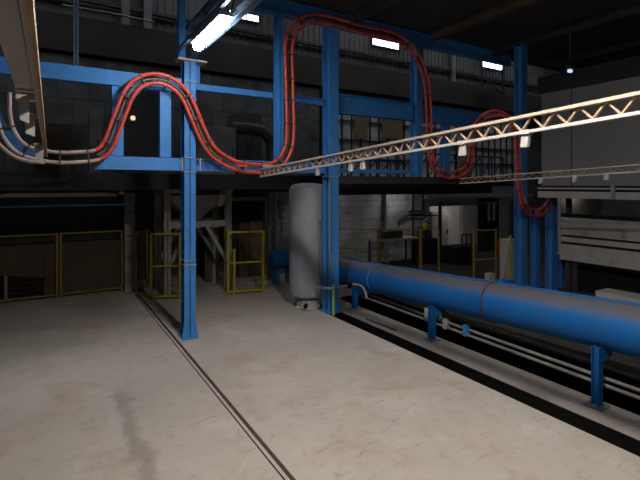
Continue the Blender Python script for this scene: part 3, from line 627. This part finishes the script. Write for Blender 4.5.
# the big grey hood
t = thing('oven_hood', 'huge grey sheet metal hood filling the upper right', 'hood', (13.0, 3.5, 2.67))
MB().box(11.6, 15.5, -3, 7.27, 2.98, 5.5).build('casing', HOODM, t)
m = MB()
for y in (6.45, 4.6, 2.75): m.box(11.588, 11.6, y - .01, y + .01, 2.98, 5.5)
m.build('panel_seam', DARK, t)
MB().box(11.5, 11.6, -3, 7.33, 5.5, 5.95).build('top_girder', NAVY, t)
MB().box(11.5, 15.5, -3, 7.32, 2.66, 2.83).build('lower_rail', PANEL, t); MB().box(11.56, 15.4, -3, 7.25, 2.83, 2.98).build('shadow_gap', BLACK, t)
MB().box(11.5, 11.56, -3, 7.32, 2.89, 2.93).build('middle_rail', PANEL, t)
for u in (613,): y = at_x(u, 190, 11.48).y; MB().box(11.46, 11.5, y - .04, y + .04, 2.68, 3.02).build('bracket', STEEL, t)
t = thing('lower_panel', 'pale sheet metal panels with dark slots below the grey hood', 'panel', (12.3, 4, .9))
MB().box(12.28, 12.34, -2, 7.15, 1.62, 2.1).build('upper_sheet', PANEL, t); MB().box(12.28, 12.34, -2, 7.15, .92, 1.36).build('lower_sheet', PANEL, t); MB().box(12.28, 12.34, -2, 7.15, 1.43, 1.56).build('middle_sheet', PANEL, t)
MB().box(12.34, 12.5, -2, 7.15, .85, 2.2).build('backing', BLACK, t)
for y in (7.0, 3.5, 0, -1.9): MB().box(12.4, 12.5, y - .06, y + .06, 0, 2.65).build('leg', DARK, t)
struct(MB().box(12.9, 15.4, -3, 7.0, 0, .9), 'trim_8', BLACK, label='black block filling the dark space under the hood')  # solid black block fills the dark interior under the hood
t = thing('pallet_table', 'low flat pale table on the floor behind the pipe at right', 'table', (10.6, 3.6, 0))
MB().box(10.0, 10.5, 1.6, 5.05, .62, .74).build('top', PANEL, t); MB().box(10.05, 10.45, 1.7, 4.95, .5, .56).build('shelf', STEEL, t)
for x in (10.08, 10.42):
    for y in (1.75, 4.9): MB().box(x - .04, x + .04, y - .04, y + .04, 0, .64).build('leg', DARK, t)
# lit strip of wall between the posts and a lamp in the far room
struct(MB().box(16.5, 19.5, 9.6, 9.7, 0, 3.1), 'wall_side', ROOMW)
for x, y, z, lab in ((15.9, 13.851, 2.45, 'dim strip lamp inside the far lit room'), (17.2, 9.549, 2.9, 'dim strip lamp behind the hood posts'), (8.2, 12.7, 2.92, 'dim strip lamp under the deck by the block wall'), (11.6, 12.7, 2.92, 'dim strip lamp under the deck near the far doorway')):
    t = thing('strip_lamp', lab, 'lamp', (x, y, z), 'dim strip lamps'); MB().box(x - .4, x + .4, y - .05, y + .05, z + .03, z + .08).build('housing', WHITE, t); MB().box(x - .38, x + .38, y - .04, y + .04, z, z + .03).build('tube', DIM2 if z > 2.5 else DIM, t)
# small reflection lamp under the dark roof on the right
p = at_y(570, 71, 5.5); t = thing('spot_lamp', 'tiny bluish lamp under the dark roof above the hood', 'lamp', p)
MB().box(p.x - .05, p.x + .05, p.y - .03, p.y + .03, p.z - .03, p.z + .03).build('lens', emit('blue_white', (.6, .75, 1), 1.), t); MB().box(p.x - .1, p.x + .1, p.y - .06, p.y + .06, p.z + .04, p.z + .1).build('housing', DARK, t)
MB().tube([(p.x, p.y, p.z + .1), (p.x, p.y, 7.12)], .012, 6).build('rod', DARK, t)

# extra steelwork on and behind the deck
def deck_truss(lab, p, q, h, n, cat='railing'):
    p, q = Vector(p), Vector(q); U = Vector((0, 0, h)); t = thing('deck_railing', lab, cat, p)
    MB().bar(p, q, .06, .06).build('bottom_rail', NB, t); MB().bar(p + U, q + U, .06, .06).build('top_rail', NB, t); e = (q - p) / n
    for i in range(n): MB().bar(p + e * i, p + e * (i + 1) + U, .03, .03).build('brace', NB, t)
    for i in range(n + 1): MB().bar(p + e * i, p + e * i + U, .04, .04).build('baluster', NB, t)
NB = mat('deep_blue_paint', (.02, .05, .10), .5, 0, .2, 4)
deck_truss('dark blue lattice railing on the deck behind the dip of the second red drop', (10.6, 12.0, 3.25), (16.4, 12.0, 3.25), .9, 8)
deck_truss('low dark railing on the deck right of the tank column', (8.0, 11.4, 3.25), (10.3, 11.4, 3.25), .55, 4)
solo(MB().tube([at_y(62, 5, 15.2), at_y(110, 13, 15.2), at_y(154, 22, 15.2)], .035, 8), 'wall_conduit', STEEL, 'thin pale conduit sloping along the far wall at upper left', 'conduit')
for u, lab in ((125, 'dark wall stanchion left of the lone column top'), (147, 'second dark wall stanchion left of the lone column top'), (452, 'dark wall stanchion right of the second red drop')):
    a = at_y(u, 0, 15.85); solo(MB().box(a.x - .12, a.x + .12, 15.71, 15.9, 8.1, 11.6), 'wall_stanchion', PG, lab, 'post')
m = MB(); a = at_y(478, 80, 14.8); b = at_y(505, 96, 14.8)
t = thing('bracing_frame', 'dark steel bracing in front of the far right high window', 'bracing', a)
for q0, q1 in (((480, 94), (502, 70)), ((488, 82), (508, 98)), ((478, 78), (520, 86)), ((482, 62), (482, 96)), ((503, 62), (503, 100))): MB().bar(at_y(*q0, 14.8), at_y(*q1, 14.8), .07, .07).build('brace', DARK, t)
p = Vector((6.05, 8.0, .012)); solo(MB().tube([(6.08, 7.95, .015), (6.12, 7.0, .015)], .014, 8), 'steel_rod', CLAMP, 'thin rusty rod lying on the concrete kerb', 'rod')

# ================================================================ WORLD, CAMERA
w = bpy.data.worlds.new('world'); bpy.context.scene.world = w; w.use_nodes = True
w.node_tree.nodes['Background'].inputs[0].default_value = (.5, .6, .8, 1); w.node_tree.nodes['Background'].inputs[1].default_value = .02
cam = bpy.data.cameras.new('camera'); co = bpy.data.objects.new('camera', cam); C.objects.link(co)
co.location = (0, 0, H); co.rotation_euler = (math.pi / 2, 0, -math.atan2(S, K))
cam.sensor_width = 36; cam.lens = F / 640 * 36; cam.shift_y = -55 / 640; cam.clip_start = .05; cam.clip_end = 200
sc = bpy.context.scene; sc.camera = co
sc.view_settings.view_transform = 'Standard'; sc.view_settings.look = 'None'; sc.view_settings.exposure = 0; sc.view_settings.gamma = 1
